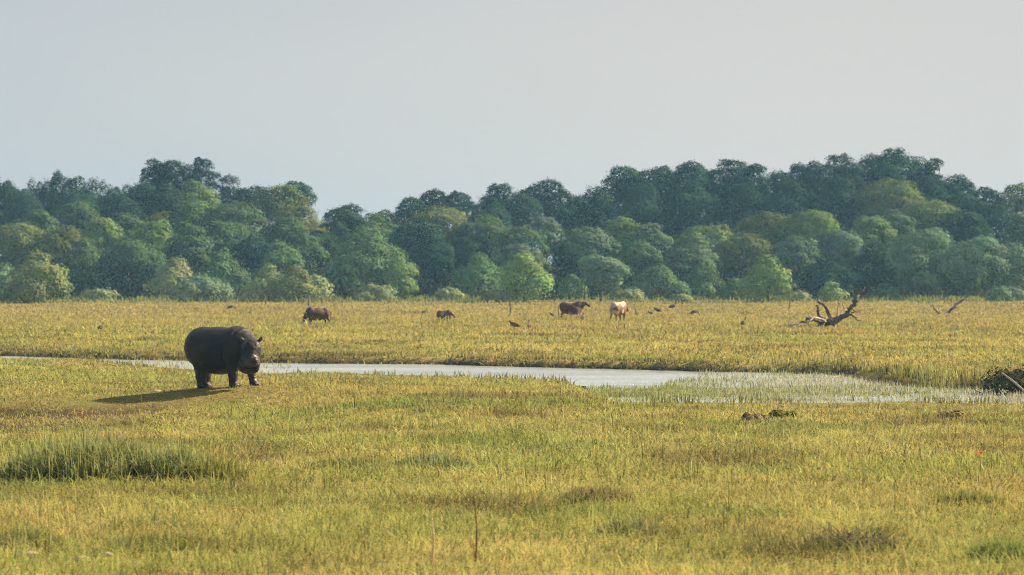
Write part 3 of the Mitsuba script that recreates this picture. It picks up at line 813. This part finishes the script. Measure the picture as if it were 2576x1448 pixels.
# (photo column, row of the top, width in photo pixels, distance, kind, tone, row of the wood)
TREES = [
    # front row of bushes at the edge of the meadow
    (95, 636, 165, 272, 'bush', OLIVE, FRONT), (12, 664, 120, 292, 'bush', GREY, FRONT), (440, 648, 130, 296, 'bush', PALE, FRONT), (555, 630, 140, 298, 'bush', MID, FRONT),
    (505, 690, 150, 284, 'bush', GREY, FRONT), (598, 688, 100, 292, 'bush', MID, FRONT), (700, 608, 140, 302, 'bush', MID, FRONT), (676, 665, 110, 282, 'bush', PALE, FRONT),
    (742, 668, 130, 280, 'bush', OLIVE, FRONT), (792, 690, 90, 293, 'bush', PALE, FRONT), (912, 570, 190, 300, 'dome', MID, FRONT), (862, 640, 100, 297, 'bush', MID, FRONT),
    (1008, 648, 100, 297, 'bush', FRESH, FRONT), (1205, 640, 140, 298, 'bush', MID, FRONT), (1318, 634, 135, 280, 'bush', FRESH, FRONT), (1512, 626, 125, 284, 'airy', GREY, FRONT),
    (1440, 690, 80, 300, 'bush', MID, FRONT), (1655, 668, 150, 298, 'bush', MID, FRONT), (1770, 660, 110, 302, 'bush', MID, FRONT), (1932, 642, 150, 280, 'bush', FRESH, FRONT),
    (2325, 566, 170, 300, 'dome', GREY, FRONT), (2300, 620, 120, 297, 'bush', GREY, FRONT), (2455, 588, 170, 296, 'dome', GREY, FRONT), (2550, 610, 130, 298, 'bush', GREY, FRONT), (2420, 650, 110, 300, 'bush', MID, FRONT),
    (2225, 712, 80, 296, 'bush', MID, FRONT), (2090, 708, 70, 286, 'bush', FRESH, FRONT), (1850, 700, 70, 300, 'bush', MID, FRONT),
    (250, 730, 90, 293, 'bush', PALE, LOW), (932, 716, 110, 288, 'bush', PALE, LOW), 
    (1128, 722, 80, 290, 'bush', PALE, LOW), (1250, 736, 90, 280, 'bush', PALE, LOW), (1582, 728, 90, 286, 'bush', PALE, LOW), 
    (1720, 742, 60, 276, 'bush', PALE, LOW), (2010, 730, 70, 290, 'bush', PALE, LOW), (60, 742, 120, 272, 'bush', OLIVE, LOW), (2530, 738, 110, 284, 'bush', GREY, LOW),
    # middle rows of crowns
    (40, 552, 190, 312, 'dome', OLIVE, MIDDLE), (150, 566, 170, 310, 'dome', OLIVE, MIDDLE), (215, 598, 120, 306, 'bush', MID, MIDDLE), (95, 520, 110, 326, 'dome', MID, MIDDLE), (195, 502, 120, 332, 'dome', MID, MIDDLE),
    (255, 542, 130, 322, 'dome', FRESH, MIDDLE), (330, 598, 170, 308, 'dome', MID, MIDDLE), (385, 552, 190, 316, 'dome', FRESH, MIDDLE), (320, 530, 140, 330, 'dome', MID, MIDDLE), (400, 520, 150, 334, 'dome', OLIVE, MIDDLE),
    (480, 560, 130, 312, 'dome', MID, MIDDLE), (560, 543, 160, 316, 'dome', MID, MIDDLE), (470, 500, 130, 330, 'dome', MID, MIDDLE), (590, 488, 170, 330, 'dome', MID, MIDDLE), (500, 454, 130, 342, 'dome', FRESH, MIDDLE),
    (640, 585, 120, 308, 'dome', DARK, MIDDLE), (720, 540, 130, 314, 'dome', MID, MIDDLE), (750, 510, 160, 326, 'dome', OLIVE, MIDDLE), (700, 452, 140, 344, 'dome', OLIVE, MIDDLE), (770, 580, 110, 310, 'dome', MID, MIDDLE),
    (850, 512, 120, 330, 'dome', DARK, MIDDLE), (950, 530, 140, 330, 'dome', MID, MIDDLE), (1050, 540, 150, 322, 'dome', DARK, MIDDLE), (1100, 512, 190, 332, 'dome', OLIVE, MIDDLE), (1215, 522, 170, 328, 'dome', MID, MIDDLE),
    (1300, 556, 160, 320, 'dome', MID, MIDDLE), (1085, 590, 140, 310, 'dome', DARK, MIDDLE), (1190, 584, 150, 312, 'dome', DARK, MIDDLE), (1370, 540, 110, 326, 'dome', GREY, MIDDLE), (1310, 605, 130, 306, 'dome', GREY, MIDDLE),
    (1480, 562, 160, 316, 'dome', GREY, MIDDLE), (1565, 542, 120, 322, 'dome', FRESH, MIDDLE), (1430, 600, 110, 310, 'dome', DARK, MIDDLE), (1640, 556, 120, 320, 'dome', GREY, MIDDLE), (1600, 596, 140, 310, 'dome', MID, MIDDLE),
    (1770, 560, 180, 322, 'dome', FRESH, MIDDLE), (1740, 604, 140, 310, 'dome', GREY, MIDDLE), (1870, 580, 170, 314, 'dome', OLIVE, MIDDLE), (1930, 524, 170, 330, 'dome', OLIVE, MIDDLE), (2035, 518, 170, 328, 'dome', FRESH, MIDDLE),
    (2000, 590, 150, 312, 'dome', GREY, MIDDLE), (2110, 566, 170, 316, 'dome', GREY, MIDDLE), (2190, 535, 120, 326, 'dome', FRESH, MIDDLE), (2255, 520, 130, 330, 'dome', GREY, MIDDLE), (2195, 610, 160, 308, 'bush', DARK, MIDDLE),
    (2080, 650, 140, 304, 'bush', DARK, MIDDLE), (2340, 488, 190, 334, 'dome', FRESH, MIDDLE), (2420, 520, 150, 328, 'dome', DARK, MIDDLE), (2500, 505, 140, 332, 'dome', DARK, MIDDLE), (2580, 540, 140, 322, 'dome', MID, MIDDLE),
    # dark trees along the crest of the rise
    (-10, 470, 140, 352, 'spiky', DARK, BACK), (62, 450, 110, 356, 'spiky', DARK, BACK), (140, 434, 110, 358, 'spiky', DARK, BACK), (215, 438, 100, 358, 'spiky', DARK, BACK), (295, 458, 130, 354, 'spiky', DARK, BACK), (370, 462, 110, 352, 'dome', DARK, BACK),
    (445, 366, 130, 356, 'airy', DEEP, BACK), (398, 362, 96, 357, 'airy', DEEP, BACK), (510, 400, 100, 357, 'airy', DEEP, BACK), (580, 432, 110, 358, 'airy', DARK, BACK), (748, 456, 90, 356, 'dome', DARK, BACK), (640, 470, 110, 352, 'dome', DARK, BACK), (880, 516, 90, 352, 'dome', DARK, BACK), (965, 526, 100, 352, 'dome', OLIVE, BACK),
    (1035, 502, 90, 352, 'dome', DARK, BACK), (1090, 478, 90, 358, 'dome', DEEP, BACK), (1150, 484, 100, 356, 'dome', DEEP, BACK), (1252, 468, 120, 358, 'airy', DEEP, BACK), (1372, 448, 150, 356, 'dome', DEEP, BACK), (1310, 490, 110, 350, 'dome', DARK, BACK),
    (1482, 462, 75, 356, 'airy', DARK, BACK), (1440, 500, 120, 348, 'dome', DARK, BACK), (1572, 420, 110, 358, 'dome', DARK, BACK), (1655, 412, 130, 358, 'dome', DARK, BACK), (1738, 408, 100, 357, 'dome', DARK, BACK),
    (1826, 388, 125, 358, 'airy', DARK, BACK), (1896, 384, 85, 356, 'airy', DARK, BACK), (1975, 405, 90, 357, 'airy', DARK, BACK), (2030, 390, 100, 359, 'airy', DARK, BACK), (2118, 398, 120, 357, 'dome', DARK, BACK), (2240, 370, 190, 360, 'airy', DARK, BACK),
    (2345, 392, 110, 357, 'airy', DEEP, BACK), (2415, 448, 90, 354, 'airy', DARK, BACK), (2485, 472, 90, 350, 'dome', DARK, BACK), (2566, 456, 130, 348, 'dome', OLIVE, BACK),
    (1510, 490, 170, 346, 'bush', DARK, BACK), (1620, 470, 190, 346, 'bush', DARK, BACK), (1740, 462, 190, 347, 'bush', DARK, BACK), (1870, 468, 180, 345, 'bush', DARK, BACK), (1985, 462, 180, 345, 'bush', DARK, BACK), (2100, 450, 180, 346, 'bush', DARK, BACK),
    (2240, 440, 200, 344, 'dome', OLIVE, BACK), (2330, 450, 150, 347, 'bush', DARK, BACK), (2430, 482, 140, 342, 'dome', DARK, BACK), (60, 500, 170, 344, 'bush', DARK, BACK), (180, 486, 170, 345, 'bush', DARK, BACK), (300, 498, 170, 343, 'bush', DARK, BACK), (420, 470, 150, 346, 'bush', DARK, BACK), (1240, 510, 150, 342, 'bush', DARK, BACK),
]
for _x, _t in zip(range(1500, 2490, 90), (478, 452, 448, 440, 432, 440, 436, 430, 424, 430, 450)):
    TREES.append((_x, _t, 165, 368, 'bush', DARK, BACK))
for _x in range(780, 1260, 95):
    TREES.append((_x, 566, 150, 366, 'bush', DARK, BACK))
TREES.append((812, 575, 120, 316, 'dome', DARK, MIDDLE))
for _x in range(20, 400, 90):
    TREES.append((_x, 482, 165, 368, 'bush', DARK, BACK))
LAND = [(0, 'the left edge'), (445, 'the ragged tree'), (565, 'the hippopotamus'), (799, 'the grazing cow'), (1118, 'the calf'), (1438, 'the brown cow'), (1556, 'the pale cow'), (2085, 'the dead tree'), (2390, 'the fallen branch'), (2576, 'the right edge')]
ORD = ['first', 'second', 'third', 'fourth', 'fifth', 'sixth', 'seventh', 'eighth', 'ninth', 'tenth']
TONE = {OLIVE: 'olive', MID: 'mid green', FRESH: 'bright green', PALE: 'pale olive', DARK: 'dark green', DEEP: 'blackish green', GREY: 'grey green'}
SHAPE = {'dome': 'domed tree', 'bush': 'bushy', 'airy': 'ragged airy tree', 'spiky': 'spiky topped tree'}


def tree_label(k):
    xd, top, w, d, kind, tone, row = TREES[k]
    look = f'{TONE[tone]} ' + ({FRONT: 'round bush', MIDDLE: 'bushy tree', BACK: 'bushy tree', LOW: 'low bush'}[row] if kind == 'bush' else SHAPE[kind])
    if xd == 445:
        return 'tall ragged dark tree rising highest above the left skyline'
    lx, name = min((l for l in LAND if not (l[0] == 445 and row in (FRONT, LOW))), key=lambda l: abs(l[0] - xd))
    same = sorted((q[0] if name == 'the left edge' else abs(q[0] - lx) if 'edge' not in name else -q[0], i) for i, q in enumerate(TREES) if q[6] == row and q[5] == tone and (q[4] == 'bush') == (kind == 'bush') and ('edge' in name or (q[0] >= lx) == (xd >= lx))
                  and min((l for l in LAND if not (l[0] == 445 and row in (FRONT, LOW))), key=lambda l: abs(l[0] - q[0]))[1] == name)
    n = [i for _, i in same].index(k)
    side = 'right' if xd >= lx else 'left'
    if 'edge' in name:
        return f'{look} in the {row}, {ORD[n]} of its kind from {name}'
    return f'{look} in the {row}, {ORD[n]} such {side} of {name}'


for k, (xd, top, w, d, kind, tone, row) in enumerate(TREES):
    r = np.random.default_rng(1000 + k)
    x = col(xd, d); z = gz(x, d)
    ztop = CAM_H + (HOR - top + (8 if row == BACK else 0)) / FOC * d
    H, W = ztop - z, w / FOC * d * 1.12
    L = lobes_of(kind, W, H, r)
    leaf = {FRONT: .162, MIDDLE: .175, BACK: .175, LOW: .15}[row]
    tone = tuple(np.array(tone) * {FRONT: 1.28, LOW: 1.2, MIDDLE: .9, BACK: 1.0}[row])
    cm, cc = crown(L, tone, leaf, r, {'airy': 1.3, 'spiky': 1.15}.get(kind, 1.1 if sum(tone) < .2 else .95))
    small = kind == 'bush' and row in (FRONT, LOW)
    t = thing('bush' if small else 'tree', tree_label(k), 'bush' if small else 'tree', {FRONT: 'bushes and trees along the edge of the meadow', MIDDLE: 'crowns in the middle of the wood', BACK: 'trees along the crest of the wood', LOW: 'low bushes at the foot of the wood'}[row])
    M = T().translate([x, d, z]).rotate([0, 0, 1], float(r.uniform(0, 360)))
    part(t, 'crown', cm, 'mat_leaf', color=cc, to_world=M)
    part(t, 'trunk', trunk_mesh(L, H, W, r, .05 + .016 * H), 'mat_bark', smooth=True, to_world=M)

# two bare saplings before the bushes
for label, xd, d, h in (('thin leafless sapling in front of the bright bush left of the dead tree', 1914, 284, 4.9), ('thin leafless sapling behind the brown cow with raised head', 1470, 286, 4.0)):
    x = col(xd, d); z = gz(x, d)
    t = thing('sapling', label, 'sapling', 'bare saplings')
    part(t, 'stem', tube([(x, d, z - .1), (x + .05, d, z + h * .4), (x - .08, d, z + h * .75), (x - .03, d, z + h)], [.09, .07, .05, .02]), 'mat_deadwood', smooth=True)
    for q, s in ((.45, 1), (.6, -1), (.75, 1)):
        part(t, 'twig', tube([(x, d, z + h * q), (x + s * .25, d + .1, z + h * (q + .1)), (x + s * .4, d + .15, z + h * (q + .2))], [.035, .025, .01], 5), 'mat_deadwood', smooth=True)

# undergrowth below the crowns and low weeds along the edge of the meadow
n = 26000
y = rng.uniform(303, 345, n)
x = rng.uniform(-1, 1, n) * .2 * y
k = rng.random(n) < .2 + 1.2 * fb(x, y, 5, 61)
x, y = x[k], y[k]
hh = rng.random(len(x)) ** 1.3 * (1.2 + 2.2 * fb(x, y, 6, 62))
lv = np.stack([x, y, ground(x, y) + hh], 1)
nm = rng.normal(size=lv.shape) + [0, -.3, .5]; nm /= np.linalg.norm(nm, axis=1, keepdims=True)
u = np.cross(nm, rng.normal(size=lv.shape)); u /= np.linalg.norm(u, axis=1, keepdims=True)
w_ = np.cross(nm, u); s = rng.uniform(.2, .42, (len(x), 1))
v = np.stack([lv - u * s, lv + w_ * s * .7, lv + u * s, lv - w_ * s * .7], 1).reshape(-1, 3)
k = np.arange(len(lv))[:, None] * 4
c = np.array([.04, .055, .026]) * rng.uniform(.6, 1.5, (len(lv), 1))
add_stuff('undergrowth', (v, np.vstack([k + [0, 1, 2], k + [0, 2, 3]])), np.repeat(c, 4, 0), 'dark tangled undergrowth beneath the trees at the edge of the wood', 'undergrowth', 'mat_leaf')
n = 26000
x = rng.uniform(-60, 60, n); y = rng.uniform(262, 305, n)
k = rng.random(n) < sm(.46, .66, fb(x, y, 4.5, 63)) * sm(262, 292, y)
x, y = x[k], y[k]
c = (np.array([.20, .23, .075]) * (1 + .5 * (fb(x, y, 5, 64)[:, None] - .5))) * rng.uniform(.65, 1.25, (len(x), 1))
add_stuff('weeds', *blades(x, y, rng.uniform(.25, .9, len(x)) * (.5 + fb(x, y, 3, 65)), rng.uniform(.08, .2, len(x)), c * .8, .7, c * 1.1), 'tall pale green weeds along the foot of the wood', 'weeds')

# ---------------------------------------------------------------- clumps, bushes, stalks of the near meadow


def clump(name, label, category, xd, yd, wx, wy, h, n, tone, tip, width=.018, group=None, lean=.3):
    d = base_d(yd)
    X = col(xd, d)
    a, q = rng.uniform(0, 6.28, n), np.sqrt(rng.random(n))
    q = q * (.75 + .5 * fb(np.cos(a) * 2, np.sin(a) * 2, .9, 71))
    x, y = X + np.cos(a) * q * wx / 2, d + np.sin(a) * q * wy / 2
    hh = h * (1 - .5 * q ** 2) * rng.uniform(.5, 1.1, n)
    j = rng.uniform(.6, 1.4, (n, 1)) * (1 + rng.normal(0, .05, (n, 3)))
    if h < .3:
        tone, tip, n = np.array(tone) * 1.15, np.array(tip) * 1.02, n
    t = thing(name, label, category, group)
    vf, c = blades(x, y, np.maximum(hh, .04), width * rng.uniform(.6, 1.4, n), np.array(tone) * j, lean, np.array(tip) * j)
    scene[t] = mikit.ply(trimesh.Trimesh(vf[0], vf[1], process=False), 'mat_grass', color=c)
    return t


TG = 'green grass clumps in the near meadow'
G1, G2 = (.11, .14, .05), (.29, .33, .13)
clump('grass_clump', 'tall blue green grass clump in the left foreground, largest of all', 'grass clump', 215, 1208, 2.1, 1.5, .72, 1700, G1, G2, .02, group=TG, lean=.4)
clump('grass_clump', 'low dark green grass clump cut by the left edge of the photo', 'grass clump', 25, 1190, .9, .8, .26, 900, G1, G2, group=TG)
clump('grass_clump', 'dense dark green grass clump just left of the largest clump', 'grass clump', 112, 1200, .55, .6, .42, 900, (.06, .10, .04), (.18, .25, .10), group=TG)
clump('grass_clump', 'brownish green grass clump just right of the largest clump', 'grass clump', 335, 1206, .9, .9, .58, 1000, (.12, .12, .05), (.27, .27, .11), group=TG)
clump('grass_clump', 'green grass clump at the right end of the left foreground stand', 'grass clump', 440, 1212, .9, .9, .56, 1100, (.07, .11, .045), G2, group=TG)
clump('grass_clump', 'yellow green grass clump right of the left foreground stand', 'grass clump', 540, 1216, .8, .8, .42, 800, (.12, .13, .04), (.27, .28, .08), group=TG)
clump('grass_clump', 'soft green grass clump in the middle of the near meadow', 'grass clump', 1085, 1178, 1.1, 1.0, .26, 1300, (.11, .14, .06), (.24, .27, .12), group=TG)
clump('grass_clump', 'faint green grass clump left of the soft green middle clump', 'grass clump', 890, 1180, 1.2, 1.0, .22, 1100, (.13, .15, .05), (.26, .28, .10), group=TG)
clump('grass_clump', 'olive brown grass clump below the pale reeds, right of centre', 'grass clump', 1500, 1265, .8, .9, .24, 1100, (.12, .11, .05), (.24, .22, .10), .014, group=TG)
clump('grass_clump', 'grey green clump below the olive brown clump, right of centre', 'grass clump', 1590, 1345, .7, .8, .20, 900, (.10, .12, .045), (.24, .26, .10), .013, group=TG)
clump('grass_clump', 'olive grass clump on the near bank right of the hippopotamus', 'grass clump', 1160, 1005, 2.4, 2.0, .2, 1400, (.13, .12, .05), (.24, .23, .10), .025, group=TG)
clump('grass_clump', 'green grass clump near the left bottom corner', 'grass clump', 60, 1372, .75, .7, .24, 1200, (.12, .14, .05), (.26, .28, .10), .012, group=TG)
clump('grass_clump', 'long tangled green grass clump by the pale stones at the bottom left', 'grass clump', 420, 1380, 1.0, .8, .22, 1500, (.13, .14, .05), (.28, .28, .10), .012, group=TG)
clump('grass_clump', 'fresh green grass clump at the bottom right corner', 'grass clump', 2530, 1400, .7, .7, .26, 1100, (.09, .13, .04), (.25, .30, .09), .012, group=TG)
clump('grass_clump', 'green grass clump under the red flower', 'grass clump', 2440, 1265, .9, .8, .22, 1000, (.12, .13, .04), (.25, .27, .08), .014, group=TG)
t = thing('dry_shrub', 'dark grey dry shrub in the grass at the lower right', 'shrub')
X, D = col(2150, base_d(1378)), base_d(1378)
tw, lf = [], []
for k in range(60):
    a, q = rng.uniform(0, 6.28), rng.uniform(.08, .34)
    b = np.array([X + rng.normal(0, .16), D + rng.normal(0, .12), 0]); b[2] = gz(b[0], b[1])
    e = b + [math.cos(a) * q * .8, math.sin(a) * q * .5, rng.uniform(.05, .22)]
    tw.append(tube([b, (b + e) / 2 + [0, 0, .05], e], [.0035, .003, .002], 4))
part(t, 'twigs', trimesh.util.concatenate(tw), 'mat_deadwood', smooth=True)
labels[t + '__twigs'] = {'kind': 'stuff', 'label': 'tangle of thin dark twigs'}
n = 700
a, q = rng.uniform(0, 6.28, n), np.sqrt(rng.random(n))
x, y = X + np.cos(a) * q * .42, D + np.sin(a) * q * .35
j = rng.uniform(.6, 1.3, (n, 1))
vf, c = blades(x, y, rng.uniform(.06, .22, n), np.full(n, .013), np.array([.11, .11, .05]) * j, .8, np.array([.22, .21, .12]) * j)
key = part(t, 'leaves', trimesh.Trimesh(vf[0], vf[1], process=False), 'mat_grass', color=c)
labels[key] = {'kind': 'stuff', 'label': 'dusty dark leaves'}


def low_bush(label, xd, yd, w, h, tone, seed, leaf=.06):
    d = base_d(yd); x = col(xd, d)
    r = np.random.default_rng(seed)
    L = lobes_of('bush', w, h, r)
    tone = tuple(np.array(tone) * {FRONT: 1.28, LOW: 1.2, MIDDLE: .9, BACK: 1.0}[row])
    cm, cc = crown(L, tone, leaf, r, 1.0)
    t = thing('shrub', label, 'shrub', 'low shrubs by the near bank')
    M = T().translate([x, d, gz(x, d)])
    part(t, 'foliage', cm, 'mat_leaf', color=cc, to_world=M)
    part(t, 'stem', trunk_mesh(L, h, w, r, .02), 'mat_bark', smooth=True, to_world=M)


low_bush('dark green low shrub on the near bank below the dead tree', 1965, 1030, .55, .17, (.12, .14, .055), 5)
low_bush('purplish dry low shrub just left of the dark green shrub', 1898, 1042, .55, .07, (.22, .17, .11), 6)
low_bush('reddish brown low shrub on the near bank towards the right edge', 2390, 1032, .55, .07, (.24, .20, .10), 7)

# dark brush overhanging the water at the right edge, with a pale pole
D = 75.5
X = col(2556, D); z0 = WATER_Z - .05
t = thing('brush_pile', 'dark tangled brush pile overhanging the water at the right edge', 'brush pile')
tw = []
for k in range(34):
    b = np.array([X + rng.uniform(-.7, 1.0), D + rng.uniform(-.2, .9), z0 + rng.uniform(.0, .25)])
    e = b + [rng.normal(0, .4), rng.normal(-.1, .25), rng.uniform(.05, .45)]
    tw.append(tube([b, (b + e) / 2 + rng.normal(0, .06, 3), e], [.016, .012, .005], 4))
part(t, 'branches', trimesh.util.concatenate(tw), 'mat_deadwood', smooth=True)
labels[t + '__branches'] = {'kind': 'stuff', 'label': 'tangle of dark broken branches'}
r = np.random.default_rng(77)
cm, cc = crown(lobes_of('bush', 2.3, .66, r), (.060, .064, .030), .07, r, 1.0)
part(t, 'dead_leaves', cm, 'mat_leaf', color=cc, to_world=T().translate([X + .25, D + .5, z0]))
t = thing('pole', 'pale weathered pole leaning down to the water at the right edge', 'pole')
p0, p1 = at(2520, 938, 75.2), at(2584, 990, 74.2)
scene[t] = mikit.ply(tube([p0, (p0 + p1) / 2 + [0, 0, .02], p1], [.018, .026, .022]), 'mat_palewood', smooth=True)

# tall stalks, a red flower, pale stones
for label, xd, d, h, w, tone in (('tall pale straw stalk rising from the bottom edge', 1088, 24.4, .50, .016, (.52, .42, .22)), ('tall dark brown stalk right of the pale straw stalk', 1197, 24.8, .58, .015, (.17, .12, .05)),
                                 ('brown leaning stalk at the bottom left corner', 122, 25.5, .42, .010, (.20, .14, .06)), ('thin green brown stalk between the two tall stalks and the bottom right', 1832, 30.5, .42, .010, (.20, .19, .06))):
    x = col(xd, d); z = gz(x, d)
    t = thing('grass_stalk', label, 'stalk', 'tall single stalks')
    part(t, 'stem', tube([(x, d, z), (x + .01, d, z + h * .5), (x - .012, d, z + h)], [w * .7, w * .55, w * .3], 5), 'mat_painted', smooth=True, color=np.tile(tone, (17, 1)))
    vf, c = blades(np.full(7, x), np.full(7, d), np.linspace(.4, .7, 7) * h, np.full(7, .010), np.tile(np.array(tone) * .9, (7, 1)), .5)
    part(t, 'leaves', trimesh.Trimesh(vf[0], vf[1], process=False), 'mat_grass', color=c)
d = 36.5; x = col(2465, d); z = gz(x, d)
t = thing('flower', 'single red flower above the grass at the right', 'flower')
part(t, 'stem', tube([(x, d, z), (x + .01, d, z + .13), (x, d - .01, z + .27)], [.006, .005, .004], 5), 'mat_painted', smooth=True, color=np.tile((.10, .13, .04), (17, 1)))
scene['mat_petal'] = {'type': 'principledthin', 'base_color': rgb(.62, .10, .045), 'roughness': .6, 'diff_trans': .8, 'eta': 1.3}
for k in range(6):
    a = k * math.pi / 3
    pv = np.array([[0, 0, 0], [.035 * math.cos(a - .4), .035 * math.sin(a - .4), .025], [.052 * math.cos(a), .052 * math.sin(a), .045], [.035 * math.cos(a + .4), .035 * math.sin(a + .4), .025]]) + [x, d - .01, z + .265]
    part(t, 'petal', trimesh.Trimesh(pv, [[0, 1, 2], [0, 2, 3]], process=False), 'mat_petal')
for label, xd, yd, w, hh, sd in (('pale pinkish stone lying in the shadow of the hippopotamus', 393, 1010, .12, .05, 1), ('pale stone at the lower left edge of the foreground', 75, 1402, .10, .03, 2),
                                 ('pale stone in the grass between the other two pale foreground stones', 205, 1416, .075, .035, 3), ('small pale stone furthest right of the foreground stones', 268, 1404, .06, .03, 4)):
    d = base_d(yd, gz(col(xd, 60), 60) if yd < 1100 else 0); x = col(xd, d)
    m = trimesh.creation.icosphere(3, 1.0)
    m.vertices *= (.8 + .4 * meshkit.fbm(m.vertices * 1.3, 3, sd))[:, None] * np.array([w, w * .7, hh])
    t = thing('stone', label, 'stone', 'pale stones in the grass')
    scene[t] = mikit.ply(m, 'mat_stone', smooth=True, to_world=T().translate([x, d, gz(x, d) + hh * .35]))

# ---------------------------------------------------------------- air
HAZE = 0.00029
scene['air'] = {'type': 'homogeneous', 'albedo': {'type': 'rgb', 'value': [0.26, 0.58, 1.0]}, 'sigma_t': HAZE}
scene['haze'] = {'type': 'cube', 'to_world': T().translate([0, 450, 14]).scale([1510, 2000, 17]), 'bsdf': {'type': 'null'}, 'interior': {'type': 'ref', 'id': 'air'}}
scene['camera']['medium'] = {'type': 'ref', 'id': 'air'}
labels['haze'] = {'label': 'thin bluish haze lying over the meadow and the wood', 'category': 'haze', 'kind': 'stuff'}
